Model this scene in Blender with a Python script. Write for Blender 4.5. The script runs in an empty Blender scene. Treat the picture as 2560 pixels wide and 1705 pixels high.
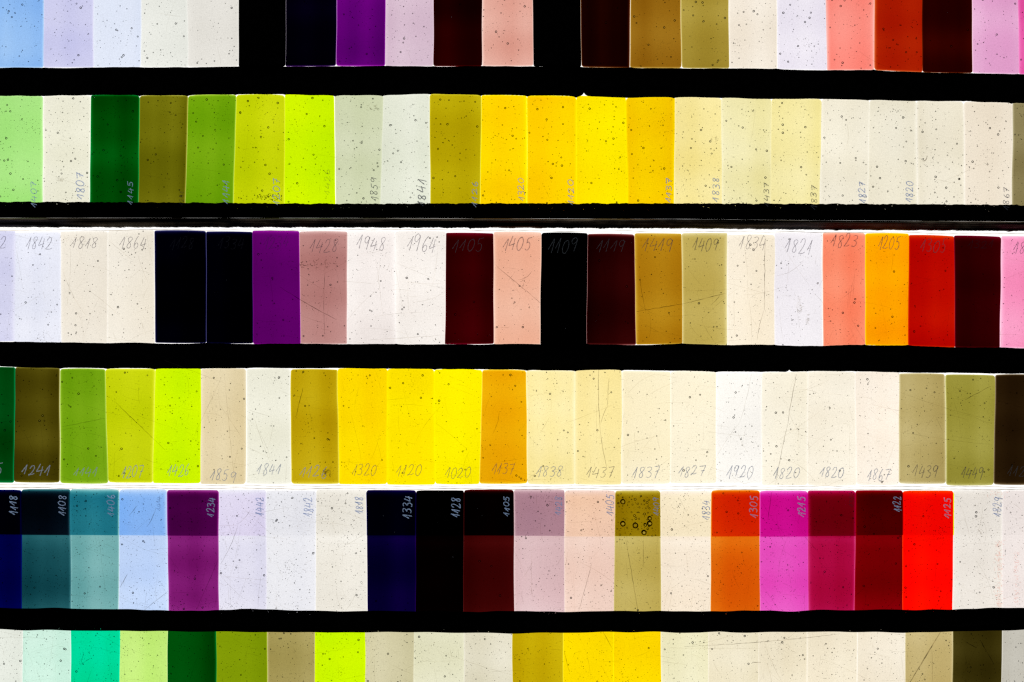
import bpy, math, random
import numpy as np
from mathutils import Vector

# ----------------------------------------------------------------------------------------------
# scene, camera, world, lamp, exposure
# ----------------------------------------------------------------------------------------------
scene = bpy.context.scene
PX = 0.00026                       # metres per photograph pixel on the glass
W_PX, H_PX = 2560, 1705
CAM_H = 2.0

cam_data = bpy.data.cameras.new('camera')
cam = bpy.data.objects.new('camera', cam_data)
scene.collection.objects.link(cam)
cam.location = (0, 0, CAM_H)
cam.rotation_euler = (0, 0, 0)
cam_data.sensor_width = 36.0
cam_data.lens = 36.0 * (CAM_H - 0.003) / (W_PX * PX)
cam_data.clip_start = 0.05
cam_data.clip_end = 50
scene.camera = cam

world = bpy.data.worlds.new('World')
scene.world = world
world.use_nodes = True
world.node_tree.nodes['Background'].inputs[0].default_value = (0.0008, 0.0008, 0.001, 1)
world.node_tree.nodes['Background'].inputs[1].default_value = 1.0

PANEL = 1.27                       # radiance of the diffuser
room = bpy.data.lights.new('room_lamp', 'AREA')
room.energy = 300
room.size = 4.4
room.color = (0.86, 0.93, 1.0)
room_ob = bpy.data.objects.new('room_lamp', room)
scene.collection.objects.link(room_ob)
room_ob.location = (-3.0, 3.4, 3.2)
room_ob.rotation_euler = (Vector((0, 0, 0)) - Vector(room_ob.location)).to_track_quat('-Z', 'Y').to_euler()

vs = scene.view_settings
vs.view_transform = 'Standard'
vs.look = 'None'
vs.exposure = 0
vs.gamma = 1
vs.use_curve_mapping = False
cy = scene.cycles
cy.max_bounces = 40
cy.transparent_max_bounces = 48
cy.transmission_bounces = 24
cy.diffuse_bounces = 2
cy.glossy_bounces = 3
cy.caustics_reflective = True
cy.caustics_refractive = True
cy.min_light_bounces = 40
cy.min_transparent_bounces = 48
cy.use_denoising = False
scene.render.film_transparent = False
cy.filter_width = 1.3

rng = random.Random(7)
npr = np.random.default_rng(11)
COL = scene.collection


def P(px, py, z=0.0):
    return ((px - W_PX / 2) * PX, -(py - H_PX / 2) * PX, z)


def lin(c):
    c = max(c, 0.0) / 255.0
    return c / 12.92 if c <= 0.04045 else ((c + 0.055) / 1.055) ** 2.4


# ----------------------------------------------------------------------------------------------
# smooth 1-D wobble
# ----------------------------------------------------------------------------------------------
def wobble(seed, amp, scale, octaves=3):
    r = random.Random(seed)
    terms = []
    for k in range(octaves):
        for _ in range(3):
            terms.append((r.uniform(0.7, 1.4) * 2 ** k / scale * 2 * math.pi, r.uniform(0, 6.28), amp / (1.7 * 1.6 ** k)))
    def f(x):
        x = np.asarray(x, float)
        out = np.zeros_like(x)
        for w, p, a in terms:
            out = out + a * np.sin(w * x + p)
        return out
    return f


def poly(pts):
    xs = np.array([p[0] for p in pts], float)
    ys = np.array([p[1] for p in pts], float)
    return lambda x: np.interp(x, xs, ys)


# ----------------------------------------------------------------------------------------------
# mesh collector
# ----------------------------------------------------------------------------------------------
class MB:
    def __init__(self):
        self.v, self.f, self.m, self.s, self.n, self.a = [], [], [], [], 0, []

    def add(self, verts, faces, mat=0, smooth=True, air=0.0):
        verts = np.asarray(verts, float)
        self.a.append(np.full(len(verts), air))
        if air:
            faces = [f[::-1] for f in faces]
        self.v.append(verts)
        o = self.n
        for f in faces:
            self.f.append([i + o for i in f])
            self.m.append(mat)
            self.s.append(smooth)
        self.n += len(verts)

    def build(self, name, mats, parent=None, loc=None):
        v = np.concatenate(self.v) if self.v else np.zeros((0, 3))
        if loc is not None:
            v = v - np.asarray(loc)
        me = bpy.data.meshes.new(name)
        me.from_pydata(v.tolist(), [], self.f)
        for m in mats:
            me.materials.append(m)
        me.polygons.foreach_set('material_index', self.m)
        me.polygons.foreach_set('use_smooth', self.s)
        at = np.concatenate(self.a)
        if at.any():
            me.attributes.new('air', 'FLOAT', 'POINT').data.foreach_set('value', at)
        me.update()
        ob = bpy.data.objects.new(name, me)
        COL.objects.link(ob)
        if parent is not None:
            ob.parent = parent
        elif loc is not None:
            ob.location = loc
        return ob


def tag(o, label=None, cat=None, group=None, kind=None):
    if label: o['label'] = label
    if cat: o['category'] = cat
    if group: o['group'] = group
    if kind: o['kind'] = kind


# unit spheres -----------------------------------------------------------------------------------
def ico(sub):
    import bmesh
    bm = bmesh.new()
    bmesh.ops.create_icosphere(bm, subdivisions=sub, radius=1.0)
    vv = np.array([v.co[:] for v in bm.verts])
    ff = [[v.index for v in f.verts] for f in bm.faces]
    bm.free()
    return vv, ff

ICO3, ICO2 = ico(3), ico(2)
OCT = (np.array([(1, 0, 0), (-1, 0, 0), (0, 1, 0), (0, -1, 0), (0, 0, 1), (0, 0, -1)], float),
       [[0, 2, 4], [2, 1, 4], [1, 3, 4], [3, 0, 4], [2, 0, 5], [1, 2, 5], [3, 1, 5], [0, 3, 5]])


# ----------------------------------------------------------------------------------------------
# materials
# ----------------------------------------------------------------------------------------------
def new_mat(name):
    m = bpy.data.materials.new(name)
    m.use_nodes = True
    nt = m.node_tree
    for n in list(nt.nodes):
        nt.nodes.remove(n)
    out = nt.nodes.new('ShaderNodeOutputMaterial')
    return m, nt, out


def glass_surface(nt, out, rough=0.04, bubbles=True):
    tr = nt.nodes.new('ShaderNodeBsdfTransparent')
    gl = nt.nodes.new('ShaderNodeBsdfGlossy')
    gl.inputs['Roughness'].default_value = rough
    ge = nt.nodes.new('ShaderNodeNewGeometry')
    ml = nt.nodes.new('ShaderNodeMapRange')
    ml.inputs[3].default_value = 0.02
    ml.inputs[4].default_value = 0.0
    nt.links.new(ge.outputs['Backfacing'], ml.inputs[0])
    sx = nt.nodes.new('ShaderNodeSeparateXYZ')            # the fire-rounded rims are dull, the flat faces shine
    nt.links.new(ge.outputs['Normal'], sx.inputs[0])
    fl_ = nt.nodes.new('ShaderNodeMapRange')
    fl_.inputs[1].default_value = 0.97; fl_.inputs[2].default_value = 0.995
    nt.links.new(sx.outputs[2], fl_.inputs[0])
    mu = nt.nodes.new('ShaderNodeMath'); mu.operation = 'MULTIPLY'
    nt.links.new(ml.outputs[0], mu.inputs[0]); nt.links.new(fl_.outputs[0], mu.inputs[1])
    mx = nt.nodes.new('ShaderNodeMixShader')
    nt.links.new(mu.outputs[0], mx.inputs[0])
    nt.links.new(tr.outputs[0], mx.inputs[1])
    nt.links.new(gl.outputs[0], mx.inputs[2])
    last = mx
    if bubbles:
        at = nt.nodes.new('ShaderNodeAttribute')
        at.attribute_type = 'GEOMETRY'
        at.attribute_name = 'air'
        gt = nt.nodes.new('ShaderNodeMath'); gt.operation = 'GREATER_THAN'; gt.inputs[1].default_value = 0.5
        nt.links.new(at.outputs['Fac'], gt.inputs[0])
        rf = nt.nodes.new('ShaderNodeBsdfRefraction')
        rf.inputs['Roughness'].default_value = 0.0
        nt.links.new(at.outputs['Fac'], rf.inputs['IOR'])
        m2 = nt.nodes.new('ShaderNodeMixShader')
        nt.links.new(gt.outputs[0], m2.inputs[0])
        nt.links.new(mx.outputs[0], m2.inputs[1])
        nt.links.new(rf.outputs[0], m2.inputs[2])
        last = m2
    nt.links.new(last.outputs[0], out.inputs['Surface'])


GLASS_GAIN = [PANEL * 0.95 * q * k for q, k in zip((1.0, 0.985, 0.955), (0.968, 0.968, 0.962))]


def trans_of(rgb):
    return [min(max(lin(c) / g, 4e-6), 0.995) for c, g in zip(rgb, GLASS_GAIN)]


def absorb_mat(name, T, thick, bubbles=True):
    """coloured glass: clear surface over a volume that absorbs so that `thick` metres pass the share T of each primary"""
    m, nt, out = new_mat(name)
    glass_surface(nt, out, bubbles=bubbles)
    sig = [-math.log(t) / thick for t in T]
    d = max(max(sig), 1e-3)
    va = nt.nodes.new('ShaderNodeVolumeAbsorption')
    va.inputs['Color'].default_value = (1 - sig[0] / d, 1 - sig[1] / d, 1 - sig[2] / d, 1)
    va.inputs['Density'].default_value = d
    nt.links.new(va.outputs[0], out.inputs['Volume'])
    return m


def film_mat(name, tint, diff, cover, scale=900, vary=0.5):
    """thin coat: partly lets light through, partly scatters it"""
    m, nt, out = new_mat(name)
    tr = nt.nodes.new('ShaderNodeBsdfTransparent')
    tr.inputs[0].default_value = (*tint, 1)
    df = nt.nodes.new('ShaderNodeBsdfDiffuse')
    df.inputs[0].default_value = (*diff, 1)
    tc = nt.nodes.new('ShaderNodeTexCoord')
    nz = nt.nodes.new('ShaderNodeTexNoise')
    nz.inputs['Scale'].default_value = scale
    nz.inputs['Detail'].default_value = 2
    nt.links.new(tc.outputs['Object'], nz.inputs['Vector'])
    mr = nt.nodes.new('ShaderNodeMapRange')
    mr.inputs[1].default_value = 0.3
    mr.inputs[2].default_value = 0.7
    mr.inputs[3].default_value = max(cover - vary * 0.5, 0)
    mr.inputs[4].default_value = min(cover + vary * 0.5, 1)
    nt.links.new(nz.outputs[0], mr.inputs[0])
    mx = nt.nodes.new('ShaderNodeMixShader')
    nt.links.new(mr.outputs[0], mx.inputs[0])
    nt.links.new(tr.outputs[0], mx.inputs[1])
    nt.links.new(df.outputs[0], mx.inputs[2])
    nt.links.new(mx.outputs[0], out.inputs['Surface'])
    return m


GRIT = film_mat('grit', (0.2, 0.18, 0.15), (0.02, 0.02, 0.02), 0.36, vary=0.3)
DUST = film_mat('dust', (1, 1, 1), (0.5, 0.52, 0.55), 0.6)
SCRATCH = film_mat('scratch', (1, 0.97, 0.92), (0.05, 0.04, 0.03), 0.24, scale=250, vary=0.4)
SCRATCH_DARK = film_mat('deep_scratch', (1, 0.95, 0.9), (0.02, 0.015, 0.01), 0.52, scale=300, vary=0.6)
PENCIL = film_mat('graphite_line', (0.9, 0.88, 0.92), (0.10, 0.09, 0.10), 0.52, scale=1500, vary=0.5)
PENCIL_FAINT = film_mat('faint_graphite_line', (0.9, 0.88, 0.92), (0.022, 0.022, 0.028), 0.30, scale=1500, vary=0.5)
SILVER = film_mat('silver_pen_line', (0.9, 0.9, 0.95), (0.44, 0.48, 0.56), 0.62, scale=1300, vary=0.4)
MARKER = film_mat('blue_ink_line', (0.72, 0.74, 0.95), (0.42, 0.54, 0.76), 0.62, scale=1300, vary=0.5)
MARKER_THIN = film_mat('thin_ink_line', (0.5, 0.5, 0.55), (0.05, 0.055, 0.07), 0.55, scale=1300, vary=0.5)


def panel_mat():
    m, nt, out = new_mat('diffuser')
    em = nt.nodes.new('ShaderNodeEmission')
    em.inputs['Color'].default_value = (1.0, 0.985, 0.955, 1)
    tc = nt.nodes.new('ShaderNodeTexCoord')
    nz = nt.nodes.new('ShaderNodeTexNoise')
    nz.inputs['Scale'].default_value = 1100
    nz.inputs['Detail'].default_value = 3
    nz.inputs['Roughness'].default_value = 0.65
    mp = nt.nodes.new('ShaderNodeMapping')
    mp.inputs['Scale'].default_value = (260, 2200, 1)
    nz2 = nt.nodes.new('ShaderNodeTexNoise')
    nz2.inputs['Scale'].default_value = 1
    mp3 = nt.nodes.new('ShaderNodeMapping')
    mp3.inputs['Scale'].default_value = (2200, 260, 1)
    nz3 = nt.nodes.new('ShaderNodeTexNoise')
    nz3.inputs['Scale'].default_value = 1
    for a, b in ((mp, nz2), (mp3, nz3)):
        nt.links.new(tc.outputs['Object'], a.inputs[0])
        nt.links.new(a.outputs[0], b.inputs['Vector'])
    nt.links.new(tc.outputs['Object'], nz.inputs['Vector'])
    s1 = nt.nodes.new('ShaderNodeMath'); s1.operation = 'ADD'
    nt.links.new(nz2.outputs[0], s1.inputs[0]); nt.links.new(nz3.outputs[0], s1.inputs[1])
    s2 = nt.nodes.new('ShaderNodeMath'); s2.operation = 'MULTIPLY_ADD'
    nt.links.new(s1.outputs[0], s2.inputs[0]); s2.inputs[1].default_value = 0.35
    nt.links.new(nz.outputs[0], s2.inputs[2])
    mr = nt.nodes.new('ShaderNodeMapRange')
    mr.inputs[1].default_value = 0.6; mr.inputs[2].default_value = 1.1
    mr.inputs[3].default_value = PANEL * 0.91; mr.inputs[4].default_value = PANEL * 1.06
    nt.links.new(s2.outputs[0], mr.inputs[0])
    lf = nt.nodes.new('ShaderNodeTexNoise')
    lf.inputs['Scale'].default_value = 11
    lf.inputs['Detail'].default_value = 3
    nt.links.new(tc.outputs['Object'], lf.inputs['Vector'])
    lr = nt.nodes.new('ShaderNodeMapRange')
    lr.inputs[1].default_value = 0.3; lr.inputs[2].default_value = 0.7
    lr.inputs[3].default_value = 0.93; lr.inputs[4].default_value = 1.05
    nt.links.new(lf.outputs[0], lr.inputs[0])
    lm = nt.nodes.new('ShaderNodeMath'); lm.operation = 'MULTIPLY'
    nt.links.new(mr.outputs[0], lm.inputs[0]); nt.links.new(lr.outputs[0], lm.inputs[1])
    nt.links.new(lm.outputs[0], em.inputs['Strength'])
    nt.links.new(em.outputs[0], out.inputs['Surface'])
    return m


def black_mat(name, base=(0.0004, 0.00036, 0.00036), rough=0.6, reflection_streak=False):
    m, nt, out = new_mat(name)
    bs = nt.nodes.new('ShaderNodeBsdfPrincipled')
    tc = nt.nodes.new('ShaderNodeTexCoord')
    mp = nt.nodes.new('ShaderNodeMapping')
    mp.inputs['Scale'].default_value = (14, 900, 900) if reflection_streak else (300, 300, 300)
    nz = nt.nodes.new('ShaderNodeTexNoise')
    nz.inputs['Scale'].default_value = 1
    nz.inputs['Detail'].default_value = 4
    cr = nt.nodes.new('ShaderNodeValToRGB')
    cr.color_ramp.elements[0].position = 0.42
    cr.color_ramp.elements[1].position = 0.72
    cr.color_ramp.elements[0].color = (*[c * 0.4 for c in base], 1)
    cr.color_ramp.elements[1].color = (*[c * (2.6 if reflection_streak else 1.5) for c in base], 1)
    if reflection_streak:
        mp2 = nt.nodes.new('ShaderNodeMapping')
        mp2.inputs['Scale'].default_value = (9, 260, 0)
        n2 = nt.nodes.new('ShaderNodeTexNoise')
        n2.inputs['Scale'].default_value = 1
        n2.inputs['Detail'].default_value = 2
        rm = nt.nodes.new('ShaderNodeMapRange')
        rm.inputs[1].default_value = 0.42; rm.inputs[2].default_value = 0.62
        rm.inputs[3].default_value = 0.02; rm.inputs[4].default_value = 1.0
        rm2 = nt.nodes.new('ShaderNodeMath'); rm2.operation = 'MULTIPLY'; rm2.inputs[1].default_value = 0.35
        nt.links.new(rm.outputs[0], rm2.inputs[0])
        mm = nt.nodes.new('ShaderNodeMixRGB')  # mask paints patchy reflected light into the streaky base colour
        mm.blend_type = 'MULTIPLY'
        mm.inputs[0].default_value = 1
        nt.links.new(tc.outputs['Object'], mp2.inputs[0]); nt.links.new(mp2.outputs[0], n2.inputs['Vector'])
        nt.links.new(n2.outputs[0], rm.inputs[0])
        nt.links.new(cr.outputs[0], mm.inputs[1]); nt.links.new(rm.outputs[0], mm.inputs[2])
    nt.links.new(tc.outputs['Object'], mp.inputs[0])
    nt.links.new(mp.outputs[0], nz.inputs['Vector'])
    nt.links.new(nz.outputs[0], cr.inputs[0])
    nt.links.new((mm if reflection_streak else cr).outputs[0], bs.inputs['Base Color'])
    if reflection_streak:
        nt.links.new(rm2.outputs[0], bs.inputs['Specular IOR Level'])
    bs.inputs['Roughness'].default_value = rough
    bs.inputs['Specular IOR Level'].default_value = 0.2 if reflection_streak else 0.0
    nt.links.new(bs.outputs[0], out.inputs['Surface'])
    return m


DIFFUSER = panel_mat()
CASING = black_mat('black_casing')
STRIP = black_mat('black_tape')
WOOD = black_mat('dark_stained_wood', base=(0.095, 0.068, 0.044), rough=0.5, reflection_streak=True)
SHEET = absorb_mat('clear_glass_sheet', (0.985, 0.985, 0.98), 0.001, False)
STAIN = film_mat('red_stain', (0.97, 0.74, 0.70), (0.3, 0.05, 0.05), 0.01, vary=0.02)
EDGE = film_mat('ground_glass_edge', (0.66, 0.58, 0.48), (0.06, 0.045, 0.03), 0.42, scale=45, vary=0.6)

Z_SHEET0, Z_SHEET1 = 0.0011, 0.0020
Z_TILE = 0.0021
T0 = 0.0042

# ----------------------------------------------------------------------------------------------
# outlines of the rows (photograph pixels)
# ----------------------------------------------------------------------------------------------
R1_BOT = poly([(-200, 170), (0, 169), (234, 168), (470, 167), (597, 166), (850, 164.5), (1330, 165), (1452, 167), (1576, 169), (1702, 170), (1822, 170), (1942, 172), (2064, 175), (2186, 174.5), (2306, 180), (2430, 182), (2545, 185), (2800, 188)])
R2_TOP = poly([(-200, 238), (0, 238), (109, 239), (226, 237), (467, 237), (587, 235), (712, 235), (838, 238), (955, 237), (1075, 234), (1200, 236), (1318, 237.5), (1441, 239), (1567, 243), (1686, 242), (1804, 244), (1927, 246), (2051, 247), (2170, 249), (2291, 251), (2410, 253), (2530, 256), (2800, 260)])
R2_BOT = poly([(-200, 503), (0, 504), (300, 505), (600, 507), (712, 508.5), (955, 509), (1100, 508), (1700, 508), (2000, 509), (2300, 510), (2560, 512), (2800, 513)])
R3_GAP = poly([(-200, 568), (0, 568), (860, 568.5), (1180, 569.5), (1700, 571), (2000, 574), (2560, 577.5), (2800, 579)])
R3_SHEET = poly([(-200, 576), (0, 576), (387, 574), (760, 575.5), (990, 573), (1230, 576), (1700, 579), (1760, 579), (2200, 581), (2560, 584), (2800, 586)])
R3_TOP = poly([(-200, 578), (0, 577), (387, 574), (700, 577), (1114, 577), (1352, 580), (1700, 583), (2056, 581), (2271, 582), (2560, 590), (2800, 592)])
R3_BOT = poly([(-200, 853), (0, 854), (153, 856), (387, 858), (750, 859.5), (1114, 861), (1352, 860), (1589, 862), (1705, 860), (1936, 863), (2056, 865), (2120, 862), (2273, 864), (2388, 868), (2501, 869), (2800, 872)])
R4_TOP = poly([(-200, 916), (0, 917), (150, 920), (460, 921.5), (725, 920), (850, 921), (1100, 922.5), (1314, 925), (1437, 926), (1550, 925), (1700, 927), (1790, 929), (1974, 930), (2020, 927), (2140, 929), (2250, 931), (2365, 932), (2485, 934), (2800, 937)])
R4_BOT = poly([(-200, 1207), (0, 1207), (300, 1210), (700, 1212), (1300, 1212), (2000, 1214), (2560, 1213), (2800, 1213)])
R4_SHEET = poly([(-200, 1212), (0, 1212), (38, 1211), (200, 1213), (500, 1215), (1300, 1215.5), (1900, 1216.5), (2560, 1217), (2800, 1217)])
R5_SHEET = poly([(-200, 1219), (0, 1219), (200, 1220), (560, 1221), (1200, 1222.5), (1800, 1223), (2300, 1223.5), (2560, 1223), (2800, 1223)])
R5_TOP = poly([(-200, 1223), (0, 1223), (600, 1224), (1200, 1225), (2560, 1226), (2800, 1226)])
R5_STEP = poly([(-200, 1336), (0, 1336), (540, 1339), (1200, 1338), (1780, 1340.5), (2380, 1338), (2800, 1337)])
R5_BOT = poly([(-200, 1520), (0, 1521), (110, 1521), (300, 1524), (420, 1527), (520, 1528), (600, 1523), (640, 1523), (700, 1526), (850, 1529), (1000, 1528), (1200, 1530), (1330, 1528), (1400, 1531), (1540, 1528), (1700, 1529), (1800, 1529), (1900, 1527), (1990, 1529), (2050, 1526), (2260, 1525), (2382, 1525), (2460, 1521), (2560, 1520), (2800, 1518)])
R6_TOP = poly([(-200, 1573), (0, 1574.5), (150, 1577), (300, 1578), (540, 1580), (800, 1582), (1040, 1581), (1165, 1583), (1278, 1584), (1400, 1583), (1500, 1581), (1650, 1581), (1750, 1582.5), (1800, 1580.5), (1830, 1582), (2100, 1580), (2260, 1582.5), (2380, 1580), (2500, 1577), (2560, 1575), (2800, 1572)])

# ----------------------------------------------------------------------------------------------
# the tiles: joint x, slope of that joint, colour (with each row's backlight brightness painted in), words, number box (text, cx, cy, length, height, style)
# ----------------------------------------------------------------------------------------------
ROW1 = dict(joints=[-130, -3, 110, 234, 354, 469, 597, 715, 842, 964, 1084, 1205, 1332, 1452, 1576, 1702, 1822, 1942, 2065, 2186, 2305, 2429, 2545, 2668], tiles=[
    ((170, 205, 240), 'pale blue', None),
    ((146, 190, 243), 'sky blue', None), ((206, 206, 238), 'pale lavender', None), ((224, 231, 246), 'icy white', None),
    ((231, 232, 224), 'cool off-white', None), ((229, 226, 218), 'warm off-white', None), (None, 'opaque black', None),
    ((1, 0, 8), 'almost black navy', None), ((94, 1, 112), 'deep purple', None), ((216, 190, 206), 'pale mauve', None),
    ((27, 0, 0), 'blackish maroon', None), ((226, 166, 150), 'salmon pink', None), (None, 'opaque black', None),
    ((20, 1, 0), 'blackish brown', None), ((148, 102, 20), 'amber brown', None), ((160, 136, 48), 'olive', None),
    ((242, 231, 214), 'cream', None), ((238, 232, 242), 'lilac white', None), ((254, 142, 128), 'coral', None),
    ((168, 28, 2), 'rust red', None), ((38, 1, 0), 'blackish red', None), ((226, 164, 204), 'mauve pink', None), ((232, 100, 172), 'hot pink', None)])
ROW2 = dict(joints=[-8, 108, 226, 348, 467, 587, 712, 838, 955, 1075, 1202, 1318, 1441, 1567, 1686, 1804, 1927, 2051, 2170, 2291, 2410, 2530, 2652], tiles=[
    ((168, 229, 128), 'light green', ('1407', 86, 487, 64, 15, 'm')), ((234, 232, 211), 'off-white', ('1807', 202, 466, 66, 19, 'M')),
    ((0, 72, 6), 'bottle green', ('1145', 327, 483, 58, 13, 'm')), ((104, 102, 8), 'dark olive', ('1241', 455, 497, 34, 12, 'f')),
    ((110, 160, 10), 'leaf green', ('1141', 566, 481, 60, 17, 'm')), ((194, 208, 6), 'olive yellow', ('1207', 692, 481, 66, 17, 'm')),
    ((205, 243, 0), 'bright lime', ('1426', 819, 456, 66, 14, 'f')), ((212, 218, 182), 'pale sage', ('1859', 936, 474, 60, 17, 't')),
    ((230, 233, 214), 'greenish white', ('1841', 1054, 483, 68, 20, 'T')), ((184, 164, 5), 'mustard', ('1126', 1187, 487, 64, 14, 'm')),
    ((255, 213, 0), 'golden yellow', ('1320', 1302, 474, 56, 15, 'm')), ((254, 208, 0), 'warm golden', ('1120', 1427, 481, 64, 15, 'm')),
    ((255, 230, 0), 'pure yellow', None), ((249, 203, 0), 'orange yellow', ('1137', 1671, 477, 60, 14, 'M')),
    ((250, 233, 156), 'pale yellow', ('1838', 1789, 475, 58, 16, 'M')), ((240, 231, 174), 'greenish cream', ('1437', 1914, 488, 60, 13, 't')),
    ((243, 231, 164), 'butter yellow', ('1837', 2034, 494, 60, 15, 't')), ((240, 233, 212), 'bone white', ('1827', 2154, 482, 52, 17, 'M')),
    ((240, 233, 211), 'ivory', ('1820', 2272, 480, 52, 16, 'M')), ((238, 230, 208), 'parchment', None),
    ((238, 226, 206), 'pinkish beige', ('1867', 2514, 498, 56, 14, 't')), ((140, 128, 86), 'grey khaki', None)])
ROW3 = dict(joints=[-80, 38, 153, 270, 387, 516, 632, 750, 868, 990, 1114, 1234, 1352, 1468, 1588, 1705, 1818, 1936, 2056, 2163, 2271, 2386, 2501, 2620], tiles=[
    ((214, 214, 238), 'pale lavender', ('1442', -18, 606, 66, 30, 'p')), ((233, 235, 247), 'icy white', ('1842', 98, 609, 66, 32, 'p')),
    ((240, 232, 217), 'cream', ('1818', 211, 608, 66, 28, 'p')), ((241, 233, 217), 'pale cream', ('1864', 333, 607, 66, 30, 'p')),
    ((0, 0, 2), 'navy black', ('1128', 455, 609, 60, 27, 'f')), ((0, 0, 2), 'ink black', ('1334', 577, 607, 64, 28, 'f')),
    ((90, 1, 98), 'purple', ('1234', 690, 606, 62, 28, 'f')), ((181, 127, 122), 'dusty rose', ('1428', 809, 614, 70, 32, 'p')),
    ((243, 235, 230), 'pinkish white', ('1948', 926, 608, 70, 32, 'p')), ((245, 238, 231), 'milk white', ('1964', 1051, 608, 72, 38, 'p')),
    ((47, 0, 1), 'oxblood', ('1105', 1168, 614, 76, 30, 'q')), ((240, 180, 152), 'peach', ('1405', 1291, 609, 70, 33, 'P')),
    ((0, 0, 0), 'black', ('1109', 1405, 616, 72, 34, 'q')), ((33, 1, 1), 'blackish brown', ('1119', 1525, 616, 70, 31, 'q')),
    ((174, 122, 16), 'amber', ('1419', 1641, 612, 74, 32, 'P')), ((192, 170, 88), 'khaki', ('1409', 1761, 612, 62, 31, 'P')),
    ((249, 236, 212), 'ivory', ('1834', 1878, 609, 68, 33, 'p')), ((243, 238, 242), 'lilac white', ('1821', 1993, 616, 66, 34, 'p')),
    ((255, 140, 106), 'coral', ('1823', 2108, 601, 66, 30, 'P')), ((255, 162, 0), 'orange', ('1205', 2220, 609, 54, 32, 'P')),
    ((184, 8, 0), 'scarlet', ('1305', 2330, 613, 64, 32, 'P')), ((44, 0, 1), 'blackish red', ('1321', 2448, 611, 64, 20, 'f')),
    ((246, 144, 186), 'rose pink', ('1829', 2562, 620, 62, 28, 'P'))])
ROW4 = dict(joints=[-82, 37, 150, 267, 386, 502, 616, 727, 846, 968, 1086, 1202, 1317, 1437, 1554, 1676, 1790, 1904, 2018, 2139, 2247, 2364, 2486, 2608], tiles=[
    ((0, 66, 14), 'bottle green', ('1145', -28, 1170, 66, 28, 's')), ((72, 64, 7), 'dark olive', ('1241', 90, 1174, 70, 26, 'S')),
    ((114, 161, 16), 'leaf green', ('1141', 214, 1178, 58, 22, 's')), ((196, 209, 10), 'olive yellow', ('1207', 331, 1180, 52, 30, 's')),
    ((205, 243, 0), 'bright lime', ('1426', 445, 1175, 54, 30, 's')), ((227, 210, 168), 'sand beige', ('1859', 556, 1188, 64, 28, 's')),
    ((239, 237, 218), 'greenish white', ('1841', 671, 1173, 58, 27, 's')), ((192, 162, 10), 'mustard', ('1126', 782, 1179, 66, 28, 's')),
    ((255, 219, 0), 'golden yellow', ('1320', 910, 1175, 60, 27, 'p')), ((255, 229, 0), 'lemon', ('1120', 1021, 1176, 62, 28, 'p')),
    ((255, 239, 0), 'pure yellow', ('1020', 1144, 1180, 62, 26, 'p')), ((235, 168, 4), 'orange amber', ('1137', 1256, 1171, 54, 28, 'p')),
    ((250, 233, 164), 'pale yellow', ('1838', 1373, 1178, 66, 27, 's')), ((250, 231, 160), 'straw yellow', ('1437', 1498, 1180, 66, 26, 'p')),
    ((251, 238, 200), 'vanilla', ('1837', 1612, 1180, 66, 27, 's')), ((250, 240, 212), 'pale cream', ('1827', 1727, 1177, 66, 26, 's')),
    ((252, 248, 240), 'pure white', ('1920', 1847, 1178, 66, 31, 's')), ((251, 243, 222), 'warm white', ('1820', 1963, 1181, 66, 28, 's')),
    ((251, 242, 222), 'soft ivory', ('1820', 2077, 1180, 60, 24, 's')), ((252, 240, 223), 'shell white', ('1867', 2193, 1186, 56, 28, 's')),
    ((180, 162, 102), 'tan', ('1439', 2310, 1178, 62, 28, 'P')), ((154, 146, 60), 'olive', ('1449', 2427, 1182, 54, 28, 'P')),
    ((36, 22, 6), 'blackish brown', ('1129', 2546, 1178, 62, 26, 'q'))])
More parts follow.
